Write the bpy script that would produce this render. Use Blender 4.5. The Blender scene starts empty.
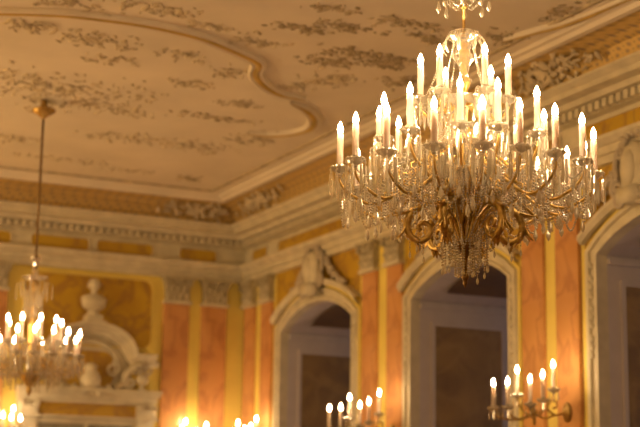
import bpy, math, random
from mathutils import Vector, Matrix
SC = bpy.context.scene
COL = SC.collection
PI = math.pi
# ---------------------------------------------------------------- camera
cd = bpy.data.cameras.new('camera'); cam = bpy.data.objects.new('camera', cd); COL.objects.link(cam)
cd.sensor_width = 36.0; cd.lens = 1490.0 / 640 * 36; cd.clip_end = 200
MR = Matrix(((0.89692489, -0.10060183, -0.43058683), (-0.44195914, -0.17298018, -0.88019883), (0.01406663, 0.97977402, -0.19961213)))
cam.matrix_world = Matrix.Translation((0, 0, 1.6)) @ MR.to_4x4()
cd.dof.use_dof = True; cd.dof.focus_distance = 8.02; cd.dof.aperture_fstop = 2.0
SC.camera = cam
# ---------------------------------------------------------------- world, exposure
w = bpy.data.worlds.new('dusk'); SC.world = w; w.use_nodes = True
w.node_tree.nodes['Background'].inputs[0].default_value = (0.30, 0.36, 0.55, 1)
w.node_tree.nodes['Background'].inputs[1].default_value = 0.35
SC.view_settings.view_transform = 'Standard'; SC.view_settings.look = 'None'
SC.view_settings.gamma = 1; SC.view_settings.use_curve_mapping = False
SC.view_settings.exposure = 0.0
cy = SC.cycles
cy.caustics_reflective = False; cy.caustics_refractive = False
cy.sample_clamp_indirect = 15.0; cy.max_bounces = 14; cy.transmission_bounces = 12; cy.transparent_max_bounces = 24
cy.diffuse_bounces = 3; cy.glossy_bounces = 4
# warm fill lamps added out of frame, standing in for further chandeliers
WARM = (1.0, 0.69, 0.35)
def lamp(x, y, z, p, r=0.3):
    l = bpy.data.lights.new('hall_fill_light', 'POINT'); l.energy = p; l.color = WARM; l.shadow_soft_size = r
    o = bpy.data.objects.new('hall_fill_light', l); o.location = (x, y, z); COL.objects.link(o)
LP = 560
for (x, y, k) in ((-2.8, 15.4, 1.35), (-3.4, 6.8, .28), (-3.4, -0.7, .15), (4.2, -3.0, .06)): lamp(x, y, 3.3, LP * k)
FLAME_W = 215.0
XW, YB, ZC = 7.84, 18.25, 5.68      # right wall plane, end wall plane, ceiling height

# ---------------------------------------------------------------- materials
def nodes(name):
    m = bpy.data.materials.new(name); m.use_nodes = True
    n = m.node_tree; b = n.nodes['Principled BSDF']
    return m, n, b
def ramp(n, stops):
    r = n.nodes.new('ShaderNodeValToRGB')
    while len(r.color_ramp.elements) < len(stops): r.color_ramp.elements.new(0.5)
    for e, (p, c) in zip(r.color_ramp.elements, stops): e.position = p; e.color = (*c, 1)
    return r
def plain(name, c, rough=0.6, metal=0.0, var=0.12, scale=6.0, bump=0.0):
    m, n, b = nodes(name)
    tc = n.nodes.new('ShaderNodeTexCoord')
    nz = n.nodes.new('ShaderNodeTexNoise'); nz.inputs['Scale'].default_value = scale; nz.inputs['Detail'].default_value = 4
    n.links.new(tc.outputs['Object'], nz.inputs['Vector'])
    r = ramp(n, [(0.3, tuple(v * (1 - var) for v in c)), (0.7, tuple(min(1, v * (1 + var)) for v in c))])
    n.links.new(nz.outputs['Fac'], r.inputs[0]); n.links.new(r.outputs[0], b.inputs['Base Color'])
    b.inputs['Roughness'].default_value = rough; b.inputs['Metallic'].default_value = metal
    if bump:
        bp = n.nodes.new('ShaderNodeBump'); bp.inputs['Strength'].default_value = bump; bp.inputs['Distance'].default_value = 0.02
        n.links.new(nz.outputs['Fac'], bp.inputs['Height']); n.links.new(bp.outputs[0], b.inputs['Normal'])
    return m
def marble(name, base, alt, vein, rough=0.25, scale=1.2, vs=2.2, vw=0.06):
    m, n, b = nodes(name)
    tc = n.nodes.new('ShaderNodeTexCoord')
    mp = n.nodes.new('ShaderNodeMapping'); mp.inputs['Rotation'].default_value = (0.5, 0.6, 0.4)
    n.links.new(tc.outputs['Object'], mp.inputs['Vector'])
    nz = n.nodes.new('ShaderNodeTexNoise'); nz.inputs['Scale'].default_value = scale; nz.inputs['Detail'].default_value = 6
    nz.inputs['Distortion'].default_value = 1.0
    n.links.new(mp.outputs[0], nz.inputs['Vector'])
    r = ramp(n, [(0.35, alt), (0.6, base)])
    n.links.new(nz.outputs['Fac'], r.inputs[0])
    n2 = n.nodes.new('ShaderNodeTexNoise'); n2.inputs['Scale'].default_value = vs; n2.inputs['Detail'].default_value = 5; n2.inputs['Distortion'].default_value = 0.7
    n.links.new(mp.outputs[0], n2.inputs['Vector'])
    ab = n.nodes.new('ShaderNodeMath'); ab.operation = 'SUBTRACT'; ab.inputs[1].default_value = 0.5
    n.links.new(n2.outputs['Fac'], ab.inputs[0])
    a2 = n.nodes.new('ShaderNodeMath'); a2.operation = 'ABSOLUTE'; n.links.new(ab.outputs[0], a2.inputs[0])
    r2 = ramp(n, [(0.0, (1, 1, 1)), (vw, (0, 0, 0))]); n.links.new(a2.outputs[0], r2.inputs[0])
    mx = n.nodes.new('ShaderNodeMixRGB'); mx.inputs[2].default_value = (*vein, 1)
    k = n.nodes.new('ShaderNodeMath'); k.operation = 'MULTIPLY'; k.inputs[1].default_value = 0.55
    n.links.new(r2.outputs[0], k.inputs[0]); n.links.new(k.outputs[0], mx.inputs[0])
    n.links.new(r.outputs[0], mx.inputs[1]); n.links.new(mx.outputs[0], b.inputs['Base Color'])
    b.inputs['Roughness'].default_value = rough
    return m
def mosaic(name):
    m, n, b = nodes(name)
    tc = n.nodes.new('ShaderNodeTexCoord'); sp = n.nodes.new('ShaderNodeSeparateXYZ'); n.links.new(tc.outputs['Object'], sp.inputs[0])
    ad = n.nodes.new('ShaderNodeMath'); ad.operation = 'ADD'; n.links.new(sp.outputs[0], ad.inputs[0]); n.links.new(sp.outputs[1], ad.inputs[1])
    cb = n.nodes.new('ShaderNodeCombineXYZ'); n.links.new(ad.outputs[0], cb.inputs[0])
    zz = n.nodes.new('ShaderNodeMath'); zz.operation = 'MULTIPLY'; zz.inputs[1].default_value = 1.6
    n.links.new(sp.outputs[2], zz.inputs[0]); n.links.new(zz.outputs[0], cb.inputs[1])
    mp = n.nodes.new('ShaderNodeMapping'); mp.inputs['Rotation'].default_value = (0, 0, PI / 4); n.links.new(cb.outputs[0], mp.inputs[0])
    v = n.nodes.new('ShaderNodeTexVoronoi'); v.voronoi_dimensions = '2D'; v.inputs['Scale'].default_value = 10; v.inputs['Randomness'].default_value = 0.08
    n.links.new(mp.outputs[0], v.inputs['Vector'])
    r = ramp(n, [(0.12, (0.30, 0.22, 0.16)), (0.3, (0.60, 0.40, 0.13)), (0.55, (0.66, 0.46, 0.18)), (0.66, (0.36, 0.24, 0.10))])
    n.links.new(v.outputs['Distance'], r.inputs[0]); n.links.new(r.outputs[0], b.inputs['Base Color'])
    b.inputs['Roughness'].default_value = 0.5; b.inputs['Metallic'].default_value = 0.2
    return m
def crystal(name, tint, glassy=0.6, haze=0.40):
    m, n, b = nodes(name); n.nodes.remove(b)
    out = [x for x in n.nodes if x.type == 'OUTPUT_MATERIAL'][0]
    g = n.nodes.new('ShaderNodeBsdfGlass'); g.inputs['Color'].default_value = (*tint, 1); g.inputs['Roughness'].default_value = 0.02; g.inputs['IOR'].default_value = 1.52
    t = n.nodes.new('ShaderNodeBsdfTransparent'); t.inputs[0].default_value = (*tint, 1)
    d = n.nodes.new('ShaderNodeBsdfTranslucent'); d.inputs[0].default_value = (0.95, 0.87, 0.72, 1)
    gl = n.nodes.new('ShaderNodeBsdfGlossy'); gl.inputs['Roughness'].default_value = 0.16; gl.inputs['Color'].default_value = (1, .97, .9, 1)
    m0 = n.nodes.new('ShaderNodeMixShader'); m0.inputs[0].default_value = 0.42
    df = n.nodes.new('ShaderNodeBsdfDiffuse'); df.inputs[0].default_value = (0.95, 0.87, 0.72, 1)
    md = n.nodes.new('ShaderNodeMixShader'); md.inputs[0].default_value = 0.5
    n.links.new(d.outputs[0], md.inputs[1]); n.links.new(df.outputs[0], md.inputs[2])
    n.links.new(md.outputs[0], m0.inputs[1]); n.links.new(gl.outputs[0], m0.inputs[2])
    m1 = n.nodes.new('ShaderNodeMixShader'); m1.inputs[0].default_value = glassy
    m2 = n.nodes.new('ShaderNodeMixShader'); m2.inputs[0].default_value = haze
    n.links.new(t.outputs[0], m1.inputs[1]); n.links.new(g.outputs[0], m1.inputs[2])
    n.links.new(m1.outputs[0], m2.inputs[1]); n.links.new(m0.outputs[0], m2.inputs[2]); n.links.new(m2.outputs[0], out.inputs[0])
    return m
def glow(name, c, s):
    m, n, b = nodes(name)
    b.inputs['Base Color'].default_value = (1, .9, .7, 1); b.inputs['Emission Color'].default_value = (*c, 1); b.inputs['Emission Strength'].default_value = s
    return m
def wax(name):
    m, n, b = nodes(name)
    b.inputs['Base Color'].default_value = (0.70, 0.60, 0.50, 1); b.inputs['Roughness'].default_value = 0.45
    out = [x for x in n.nodes if x.type == 'OUTPUT_MATERIAL'][0]
    t = n.nodes.new('ShaderNodeBsdfTranslucent'); t.inputs[0].default_value = (0.75, 0.56, 0.42, 1)
    mx = n.nodes.new('ShaderNodeMixShader'); mx.inputs[0].default_value = 0.35
    n.links.new(b.outputs[0], mx.inputs[1]); n.links.new(t.outputs[0], mx.inputs[2]); n.links.new(mx.outputs[0], out.inputs[0])
    return m
M = {
 'cream': plain('cream_stucco', (0.68, 0.60, 0.44), 0.6),
 'cream_dark': plain('grey_stucco', (0.52, 0.44, 0.34), 0.6, scale=3),
 'ceiling': plain('ceiling_plaster', (0.86, 0.76, 0.62), 0.8, var=0.08, scale=1.2),
 'relief': plain('gilded_relief', (0.50, 0.40, 0.26), 0.6, 0.0, var=0.35, scale=9),
 'relief_pale': plain('pale_relief', (0.64, 0.53, 0.37), 0.7, var=0.25, scale=7),
 'gold': plain('gilding', (0.90, 0.60, 0.20), 0.3, 0.95, var=0.2, scale=12),
 'gold_dark': plain('old_gilding', (0.50, 0.33, 0.11), 0.38, 0.85, var=0.35, scale=20),
 'bronze': plain('dark_bronze', (0.20, 0.12, 0.05), 0.4, 0.8, var=0.3, scale=20),
 'yellow': marble('ochre_marble', (0.60, 0.38, 0.03), (0.50, 0.29, 0.025), (0.28, 0.13, 0.05), 0.35),
 'yellow_pale': plain('pale_yellow_stucco', (0.84, 0.66, 0.16), 0.4, var=0.1, scale=2),
 'pink': marble('salmon_marble', (0.72, 0.37, 0.15), (0.63, 0.30, 0.11), (0.42, 0.17, 0.08), 0.05, 1.0, 2.0, 0.05),
 'dusk_tint': plain('dusk_tinted_white_paint', (0.62, 0.55, 0.55), 0.5, var=0.05),  # white jamb paint with the windows' cool dusk light tinted in
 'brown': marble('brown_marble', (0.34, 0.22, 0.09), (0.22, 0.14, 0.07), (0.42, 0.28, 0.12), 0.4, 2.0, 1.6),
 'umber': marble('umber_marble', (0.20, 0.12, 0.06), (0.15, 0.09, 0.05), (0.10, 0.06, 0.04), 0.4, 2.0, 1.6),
 'carved_shaded': plain('shaded_carved_stucco', (0.47, 0.40, 0.27), 0.6, var=0.35, scale=30),  # noise mottling paints in crevice shade between the capital's leaves
 'fillet': plain('gold_fillet', (0.62, 0.42, 0.10), 0.35, 0.2, var=0.3, scale=3),
 'gold_old': plain('tarnished_gilding', (0.50, 0.33, 0.10), 0.36, 0.85, var=0.4, scale=25),
 'vase_glass': crystal('vase_glass', (1.0, 0.97, 0.92), 0.8, 0.22),
 'mosaic': mosaic('gold_mosaic'),
 'parquet': marble('parquet', (0.36, 0.22, 0.11), (0.27, 0.15, 0.07), (0.15, 0.08, 0.04), 0.3, 3, 4),
 'crystal': crystal('cut_crystal', (1.0, 0.965, 0.90), 0.8, 0.25),
 'crystal_bright': crystal('bright_crystal', (1.0, 0.97, 0.90), 0.6, 0.62),  # brighter copy of the cut crystal; the look of catching candlelight is mixed in
 'blown': crystal('blown_glass', (1.0, 0.97, 0.92), 0.5, 0.5),
 'flame': glow('lit_bulb', (1.0, 0.70, 0.38), FLAME_W),
 'flame_wall': glow('lit_wall_bulb', (1.0, 0.70, 0.38), FLAME_W * 0.45),
 'wax': wax('candle_wax'),
 'pane': crystal('window_glass', (0.9, 0.93, 0.95), 0.0, 0.1),
 'mirror': plain('dull_mirror_panel', (0.33, 0.29, 0.22), 0.3, 0.2, var=0.15, scale=3),
}
# ---------------------------------------------------------------- mesh builder
class MB:
    def __init__(s): s.v = []; s.f = []
    def quad_strip(s, rings, close=True, cap=False):
        b = len(s.v); n = len(rings[0])
        for r in rings: s.v += [tuple(p) for p in r]
        for i in range(len(rings) - 1):
            for j in range(n if close else n - 1):
                k = (j + 1) % n
                s.f.append((b + i * n + j, b + i * n + k, b + (i + 1) * n + k, b + (i + 1) * n + j))
        if cap:
            s.f.append(tuple(b + j for j in range(n))[::-1]); s.f.append(tuple(b + (len(rings) - 1) * n + j for j in range(n)))
        return s
    def box(s, x0, x1, y0, y1, z0, z1):
        return s.quad_strip([[(x0, y0, z0), (x1, y0, z0), (x1, y1, z0), (x0, y1, z0)], [(x0, y0, z1), (x1, y0, z1), (x1, y1, z1), (x0, y1, z1)]], cap=True)
    def lathe(s, prof, c=(0, 0, 0), n=12, ph=0.0, flute=0.0):
        rings = []
        for r, z in prof:
            rings.append([(c[0] + r * (1 + flute * (j % 2)) * math.cos(ph + 2 * PI * j / n), c[1] + r * (1 + flute * (j % 2)) * math.sin(ph + 2 * PI * j / n), c[2] + z) for j in range(n)])
        return s.quad_strip(rings, cap=True)
    def tube(s, pts, rad, n=6, flat=1.0):
        pts = [Vector(p) for p in pts]; rings = []; up = None
        for i, p in enumerate(pts):
            t = (pts[min(i + 1, len(pts) - 1)] - pts[max(i - 1, 0)]).normalized()
            if up is None: up = Vector((0, 0, 1)) if abs(t.z) < 0.9 else Vector((1, 0, 0))
            a = t.cross(up).normalized(); up = a.cross(t).normalized()
            r = rad[i] if isinstance(rad, (list, tuple)) else rad
            rings.append([p + a * (r * math.cos(2 * PI * j / n)) + up * (r * flat * math.sin(2 * PI * j / n)) for j in range(n)])
        return s.quad_strip(rings, cap=True)
    def blob(s, c, sx, sy, sz, rz=0.0, n=6, m=4, tilt=0.0):
        rings = []
        for i in range(m + 1):
            th = -PI / 2 + PI * (i + 0.001) / (m + 0.002); ring = []
            for j in range(n):
                a = 2 * PI * j / n
                x, y, z = sx * math.cos(th) * math.cos(a), sy * math.cos(th) * math.sin(a), sz * math.sin(th)
                z += tilt * x
                ring.append((c[0] + x * math.cos(rz) - y * math.sin(rz), c[1] + x * math.sin(rz) + y * math.cos(rz), c[2] + z))
            rings.append(ring)
        return s.quad_strip(rings, cap=True)
    def build(s, name, mat, parent=None, fn=None, smooth=False, kind=None, label=None, cat=None, group=None):
        me = bpy.data.meshes.new(name)
        vs = [fn(*v) for v in s.v] if fn else s.v
        me.from_pydata([tuple(v) for v in vs], [], s.f); me.materials.append(M[mat]); me.update()
        if smooth: me.polygons.foreach_set('use_smooth', [True] * len(me.polygons))
        import bmesh
        bm = bmesh.new(); bm.from_mesh(me); bmesh.ops.recalc_face_normals(bm, faces=bm.faces); bm.to_mesh(me); bm.free()
        o = bpy.data.objects.new(name, me); COL.objects.link(o)
        if parent: o.parent = parent
        if kind: o['kind'] = kind
        if label: o['label'] = label
        if cat: o['category'] = cat
        if group: o['group'] = group
        return o
def thing(name, label, cat, loc=(0, 0, 0), rz=0.0, group=None):
    o = bpy.data.objects.new(name, None); COL.objects.link(o); o.location = loc; o.rotation_euler = (0, 0, rz)
    o['label'] = label; o['category'] = cat
    if group: o['group'] = group
    return o
def copy_tree(o, parent=None):
    c = o.copy(); COL.objects.link(c); c.parent = parent
    for ch in list(o.children): copy_tree(ch, c)
    return c
def on_right(yc, zc, xo=XW - .001): return lambda a, b, c: (xo - c, yc + a, zc + b)
def on_left(xc, zc, yo=YB - .001): return lambda a, b, c: (xc + a, yo - c, zc + b)
def on_ceiling(xc, yc, zo=ZC): return lambda a, b, c: (xc + a, yc + b, zo - c)
tn = [0]
def trim(mb, mat, **k):
    tn[0] += 1
    return mb.build('trim_%d' % tn[0], mat, kind='structure', **k)
def smooth_path(ps, k=6):
    out = []; n = len(ps)
    for i in range(n - 1):
        p0, p1, p2, p3 = (Vector(ps[max(i - 1, 0)]), Vector(ps[i]), Vector(ps[i + 1]), Vector(ps[min(i + 2, n - 1)]))
        for j in range(k):
            t = j / k
            out.append(0.5 * ((2 * p1) + (p2 - p0) * t + (2 * p0 - 5 * p1 + 4 * p2 - p3) * t * t + (3 * p1 - p0 - 3 * p2 + p3) * t ** 3))
    out.append(Vector(ps[-1])); return out
# ---------------------------------------------------------------- room shell
def arch_pts(y0, y1, zs, rise, n=14):      # from y0 (near) to y1 (far)
    return [(y0 + (y1 - y0) * i / n, zs + rise * (1 - (2 * i / n - 1) ** 2) ** 0.9 if 0 < i < n else zs) for i in range(n + 1)]
WIN = [(15.08, 17.02), (11.84, 13.71), (8.58, 10.44)]
ZS, RISE, SILL = 3.88, 0.27, 0.55
X0, Y0 = -7.0, -5.5
mb = MB()
def rq(y0, y1, za0, za1, zb0, zb1):        # quad on the right wall
    b = len(mb.v); mb.v += [(XW, y0, za0), (XW, y1, za1), (XW, y1, zb1), (XW, y0, zb0)]; mb.f.append((b, b + 1, b + 2, b + 3))
edges = [YB] + [v for (a, b_) in WIN for v in (b_, a)] + [Y0]
for i in range(0, len(edges), 2): rq(edges[i + 1], edges[i], 0, 0, ZC, ZC)
for (a, b_) in WIN:
    rq(a, b_, 0, 0, SILL, SILL)
    ap = arch_pts(a, b_, ZS, RISE)
    for p, q in zip(ap[:-1], ap[1:]): rq(p[0], q[0], p[1], q[1], ZC, ZC)
mb.build('wall_right', 'yellow', kind='structure')
m = MB(); m.quad_strip([[(X0, YB, 0), (XW, YB, 0)], [(X0, YB, ZC), (XW, YB, ZC)]], close=False); m.build('wall_end', 'yellow_pale', kind='structure')
m = MB(); m.quad_strip([[(X0, Y0, 0), (XW, Y0, 0)], [(X0, Y0, ZC), (XW, Y0, ZC)]], close=False); m.build('wall_rear', 'yellow_pale', kind='structure')
m = MB(); m.quad_strip([[(X0, Y0, 0), (X0, YB, 0)], [(X0, Y0, ZC), (X0, YB, ZC)]], close=False); m.build('wall_left', 'yellow_pale', kind='structure')
m = MB(); m.quad_strip([[(X0, Y0, 0), (XW, Y0, 0)], [(X0, YB, 0), (XW, YB, 0)]], close=False); m.build('floor', 'parquet', kind='structure')
m = MB(); m.quad_strip([[(X0, Y0, ZC), (XW, Y0, ZC)], [(X0, YB, ZC), (XW, YB, ZC)]], close=False); m.build('ceiling', 'ceiling', kind='structure')

def run(prof, x0=-6.9, y0=Y0 + 0.05, off=0.0):     # moulding profile (offset, z) along both walls with a mitre
    a = [[(XW - o, y0, z), ] for o, z in prof]
    return MB().quad_strip([[(XW - o, y0, z) for o, z in prof], [(XW - o, YB - o, z) for o, z in prof], [(x0, YB - o, z) for o, z in prof]], close=False)
trim(run([(0, 4.655), (.05, 4.66), (.05, 4.73), (.08, 4.735), (.08, 4.80), (.11, 4.81), (.16, 4.85), (.16, 4.88), (.03, 4.885)]), 'cream')
trim(run([(.03, 4.885), (.03, 5.105)]), 'cream')
trim(run([(.03, 5.105), (.10, 5.12), (.10, 5.205), (.20, 5.21), (.23, 5.25), (.34, 5.26), (.34, 5.305), (.37, 5.32), (.41, 5.345), (.41, 5.365), (.30, 5.385)]), 'cream')
trim(run([(.33, 5.38), (.34, 5.44), (.38, 5.51), (.45, 5.565), (.54, 5.60), (.60, 5.61)]), 'mosaic')
trim(run([(.58, 5.61), (.60, 5.60), (.66, 5.60), (.69, 5.63), (.73, 5.635), (.75, 5.66), (.84, 5.665), (.85, 5.682)]), 'ceiling')
trim(run([(.86, 5.682), (.87, 5.662), (.90, 5.662), (.91, 5.682)]), 'relief')
# dentils under the cornice
m = MB(); y = 8.0
while y < YB - .2: m.box(XW - .16, XW - .09, y, y + .055, 5.125, 5.20); y += .10
x = 2.6
while x < XW - .2: m.box(x, x + .055, YB - .16, YB - .09, 5.125, 5.20); x += .10
trim(m, 'cream')
# frieze: ochre panels in cream frames
def frieze_panel(fn_, a0, a1):
    a0, a1 = a0 + .02, a1 - .02; r = .035; z0, z1 = 4.905, 5.055
    p = [(a0 + r, z0), (a1 - r, z0), (a1 - r * .4, z0 + r * .4), (a1, z0 + r), (a1, z1 - r), (a1 - r * .4, z1 - r * .4), (a1 - r, z1), (a0 + r, z1), (a0 + r * .4, z1 - r * .4), (a0, z1 - r), (a0, z0 + r), (a0 + r * .4, z0 + r * .4)]
    q = MB(); q.quad_strip([[(u, v, .03) for u, v in p], [(u, v, .036) for u, v in p]], cap=True); trim(q, 'yellow', fn=fn_)
    q = MB(); cu = (a0 + a1) / 2; cv = (z0 + z1) / 2
    big = [(u + math.copysign(.018, u - cu), v + math.copysign(.018, v - cv)) for u, v in p]
    q.quad_strip([[(u, v, .03) for u, v in big], [(u, v, .048) for u, v in big], [(u, v, .048) for u, v in p], [(u, v, .037) for u, v in p]]); trim(q, 'cream', fn=fn_)
for a in ((17.48, 17.98), (15.16, 17.16), (14.16, 14.72), (11.93, 13.90), (10.93, 11.50), (8.70, 10.62)): frieze_panel(on_right(0, 0), *a)
for a in ((6.84, 7.40), (5.70, 6.50), (4.84, 5.63), (4.20, 4.62)): frieze_panel(on_left(0, 0), *a)

# ---------------------------------------------------------------- windows in their deep embrasures
def leaf_run(q, a, b0, b1, step=.075, s=1.0):
    b = b0; i = 0
    while b < b1:
        q.blob((a, b, .012), .030 * s, .040 * s, .022); q.blob((a - .02, b + .03, .01), .016 * s, .024 * s, .014, .6); q.blob((a + .02, b + .03, .01), .016 * s, .024 * s, .014, -.6)
        b += step * (1 + .5 * (i % 3 == 2)); i += 1
for wi, (a, b_) in enumerate(WIN):
    XB = 9.35
    ap = arch_pts(a, b_, ZS, RISE); outl = [(a, SILL)] + ap + [(b_, SILL)]
    m = MB(); m.quad_strip([[(XW - .03, y, z) for y, z in outl], [(XW + .07, y, z) for y, z in outl]], close=False)
    win = m.build('window_%d' % (wi + 1), 'cream', kind='structure')
    m = MB(); m.quad_strip([[(XW + .07, y, z) for y, z in outl], [(XB, y, z) for y, z in outl]], close=False)
    m.box(XW, XB, a, b_, SILL - .03, SILL); m.build('window_reveal', 'dusk_tint', win)
    # architrave swept round the opening
    d = [(.0, .03), (.0, .05), (.035, .055), (.045, .03), (.10, .032), (.105, .06), (.14, .065), (.15, .0)]
    def off(o, hood=0):
        zo = ZS - .0; ap2 = arch_pts(a - o, b_ + o, zo + .3 * o, RISE + .75 * o + hood)
        return [(a - o, SILL)] + ap2 + [(b_ + o, SILL)]
    q = MB(); q.quad_strip([[(XW - c, y, z) for y, z in off(o)] for o, c in d], close=False); q.build('window_frame', 'cream', win)
    q = MB(); q.quad_strip([[(XW - c, y, z) for y, z in off(o)] for o, c in ((.15, .0), (.15, .035), (.19, .035), (.19, .0))], close=False); q.build('window_frame', 'yellow_pale', win, label='narrow yellow outer strip of the frame')
    # projecting hood moulding over the arch
    hp = [[], [], [], [], []]
    for (o, c), H in zip(((.14, .03), (.14, .08), (.18, .11), (.215, .11), (.22, .0)), hp):
        for y, z in arch_pts(a - .19, b_ + .19, ZS + .10 + (o - .13), RISE + .07, 18): H.append((XW - c, y, z))
    q = MB(); q.quad_strip(hp, close=False); q.build('hood_moulding', 'cream', win)
    for yy in (a - .075, b_ + .075):
        q = MB(); leaf_run(q, 0, 3.0, 3.86, s=.8); q.build('bellflower_garland', 'cream', win, fn=on_right(yy, 0, XW - .035), smooth=True)
    # jamb and soffit panels
    for yy, sg in ((b_, -1), (a, 1)):
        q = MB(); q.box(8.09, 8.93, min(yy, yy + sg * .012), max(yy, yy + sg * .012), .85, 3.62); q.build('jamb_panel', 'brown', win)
        q = MB()
        for (x0, x1, z0, z1) in ((8.045, 8.09, .80, 3.67), (8.93, 8.975, .80, 3.67), (8.09, 8.93, 3.62, 3.67), (8.09, 8.93, .80, .85)): q.box(x0, x1, min(yy, yy + sg * .022), max(yy, yy + sg * .022), z0, z1)
        q.build('jamb_frame', 'dusk_tint', win)
        q = MB(); q.box(XW + .07, XB, min(yy, yy + sg * .03), max(yy, yy + sg * .03), 3.80, 3.85); q.build('impost', 'dusk_tint', win)
    sp = arch_pts(a + .2, b_ - .2, ZS + .075, RISE - .09)
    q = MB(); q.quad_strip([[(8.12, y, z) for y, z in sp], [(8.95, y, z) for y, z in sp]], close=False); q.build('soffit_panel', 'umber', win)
    # casement with panes
    q = MB(); q.box(XB - .06, XB, a, a + .09, SILL, 4.2); q.box(XB - .06, XB, b_ - .09, b_, SILL, 4.2); q.box(XB - .06, XB, (a + b_) / 2 - .05, (a + b_) / 2 + .05, SILL, 4.2)
    for z in (SILL, 1.5, 2.4, 3.3, 4.05): q.box(XB - .05, XB, a, b_, z, z + .06)
    q.build('casement', 'cream', win)
    q = MB(); q.box(XB - .02, XB - .015, a, b_, SILL, 4.2); q.build('pane', 'pane', win)

# ---------------------------------------------------------------- pilasters
def acanthus(q, a, b, w_, h, c0, out, n=6):
    rings = []
    for i in range(n + 1):
        t = i / n; ww = w_ / 2 * (1 - .25 * math.sin(t * PI * 3) ** 2) * (1 - t ** 4 * .5); cc = c0 + out * t ** 3; bb = b + h * (t if t < .85 else .85 + (t - .85) * -.4)
        rings.append([(a - ww, bb, cc), (a - ww * .4, bb, cc + .012), (a, bb + .004, cc + .006), (a + ww * .4, bb, cc + .012), (a + ww, bb, cc)])
    q.quad_strip(rings, close=False)
def volute(q, a, b, c, r, sg, rad=.012, turns=1.6, n=18):
    pts = []
    for i in range(n + 1):
        t = i / n; th = PI / 2 + sg * -1 * t * turns * 2 * PI; rr = r * (1 - .85 * t)
        pts.append((a + rr * math.cos(th), b + rr * math.sin(th), c + .01 * t))
    q.tube(pts, [rad * (1 - .4 * i / n) for i in range(n + 1)], 6)
W_ = .38
proto_cap = MB()
proto_cap.quad_strip([[(-W_ / 2 + .02, 4.34, 0), (-W_ / 2 + .02, 4.34, .08), (W_ / 2 - .02, 4.34, .08), (W_ / 2 - .02, 4.34, 0)], [(-W_ / 2 + .01, 4.52, 0), (-W_ / 2 + .01, 4.52, .09), (W_ / 2 - .01, 4.52, .09), (W_ / 2 - .01, 4.52, 0)], [(-W_ / 2 - .02, 4.61, 0), (-W_ / 2 - .02, 4.61, .11), (W_ / 2 + .02, 4.61, .11), (W_ / 2 + .02, 4.61, 0)]], cap=True)
for k in range(4): acanthus(proto_cap, -W_ / 2 + .05 + k * (W_ - .1) / 3, 4.345, .09, .12, .08, .045)
for k in range(3): acanthus(proto_cap, -W_ / 2 + .095 + k * (W_ - .19) / 2, 4.43, .09, .12, .085, .05)
for sg in (-1, 1): volute(proto_cap, sg * (W_ / 2 - .04), 4.575, .12, .05, sg)
proto_cap.blob((0, 4.60, .12), .035, .03, .02)
proto_cap.box(-W_ / 2 - .035, W_ / 2 + .035, 4.615, 4.655, 0, .13)
def pilaster(fn, label, group, narrow=1.0):
    B_ = fn(0, 0, 0); t = thing('pilaster', label, 'pilaster', B_, group=group)
    f2 = lambda a, b, c: Vector(fn(a * narrow, b, c)) - Vector(B_)
    q = MB(); q.box(-W_ / 2, W_ / 2, .95, 4.31, 0, .045); q.build('shaft', 'pink', t, fn=f2)
    q = MB(); q.box(-W_ / 2 - .015, W_ / 2 + .015, 4.305, 4.345, 0, .095); q.build('astragal', 'cream', t, fn=f2)
    proto_cap.build('capital', 'carved_shaded', t, fn=f2, smooth=False)
    q = MB(); q.box(-W_ / 2 - .05, W_ / 2 + .05, 0, .82, 0, .12); q.box(-W_ / 2 - .03, W_ / 2 + .03, .82, .95, 0, .10); q.build('pedestal', 'cream', t, fn=f2)
    return t
G = 'salmon marble pilasters with cream capitals'
RP = [(18.03, 'salmon pilaster on the window wall, tucked into the corner of the hall'),
      (17.47, 'salmon pilaster just left of the farthest arched window'),
      (14.65, 'salmon pilaster just right of the farthest arched window'),
      (14.07, 'salmon pilaster just left of the middle arched window'),
      (11.43, 'salmon pilaster just right of the middle arched window'),
      (10.885, 'salmon pilaster with the nearest candle sconce mounted on it')]
for y, lb in RP: pilaster(on_right(y, 0), lb, G, .90)
for x, lb in ((6.84, 'salmon pilaster on the end wall, nearer the ornate doorway'), (7.37, 'salmon pilaster on the end wall, nearer the corner'), (4.42, 'salmon pilaster at the left edge behind the far chandelier')): pilaster(on_left(x, 0), lb, G, .93)
# ochre wall fields of the end wall, with paler borders
q = MB()
def field(q, a0, a1, b0, b1, c, r=.12, n=5):
    p = []
    for (cx_, cy_, s0) in ((a1 - r, b1 - r, 0), (a0 + r, b1 - r, 90), (a0 + r, b0 + r, 180), (a1 - r, b0 + r, 270)):
        for i in range(n + 1): t = math.radians(s0 + 90 * i / n); p.append((cx_ + r * math.cos(t), cy_ + r * math.sin(t)))
    q.quad_strip([[(u, v, 0) for u, v in p], [(u, v, c) for u, v in p]], cap=True); return p
p = field(q, 4.82, 6.50, 3.70, 4.58, .02); trim(q, 'yellow', fn=on_left(0, 0))
q = MB(); q.quad_strip([[(u, v, .0) for u, v in p], [(u, v, .035) for u, v in p], [(5.66 + (u - 5.66) * 1.022, 4.14 + (v - 4.14) * 1.04, .035) for u, v in p], [(5.66 + (u - 5.66) * 1.022, 4.14 + (v - 4.14) * 1.04, 0) for u, v in p]]); trim(q, 'yellow_pale', fn=on_left(0, 0))
# pale stiles between and beside pilasters on the window wall
for a0, a1 in ((17.24, 17.30), (17.64, 17.86), (14.88, 14.92), (14.24, 14.48), (13.88, 13.91), (11.62, 11.68), (11.06, 11.26), (10.65, 10.70)):
    q = MB(); q.box(a0, a1, .9, 4.65, 0, .012); trim(q, 'yellow_pale', fn=on_right(0, 0))

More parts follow.
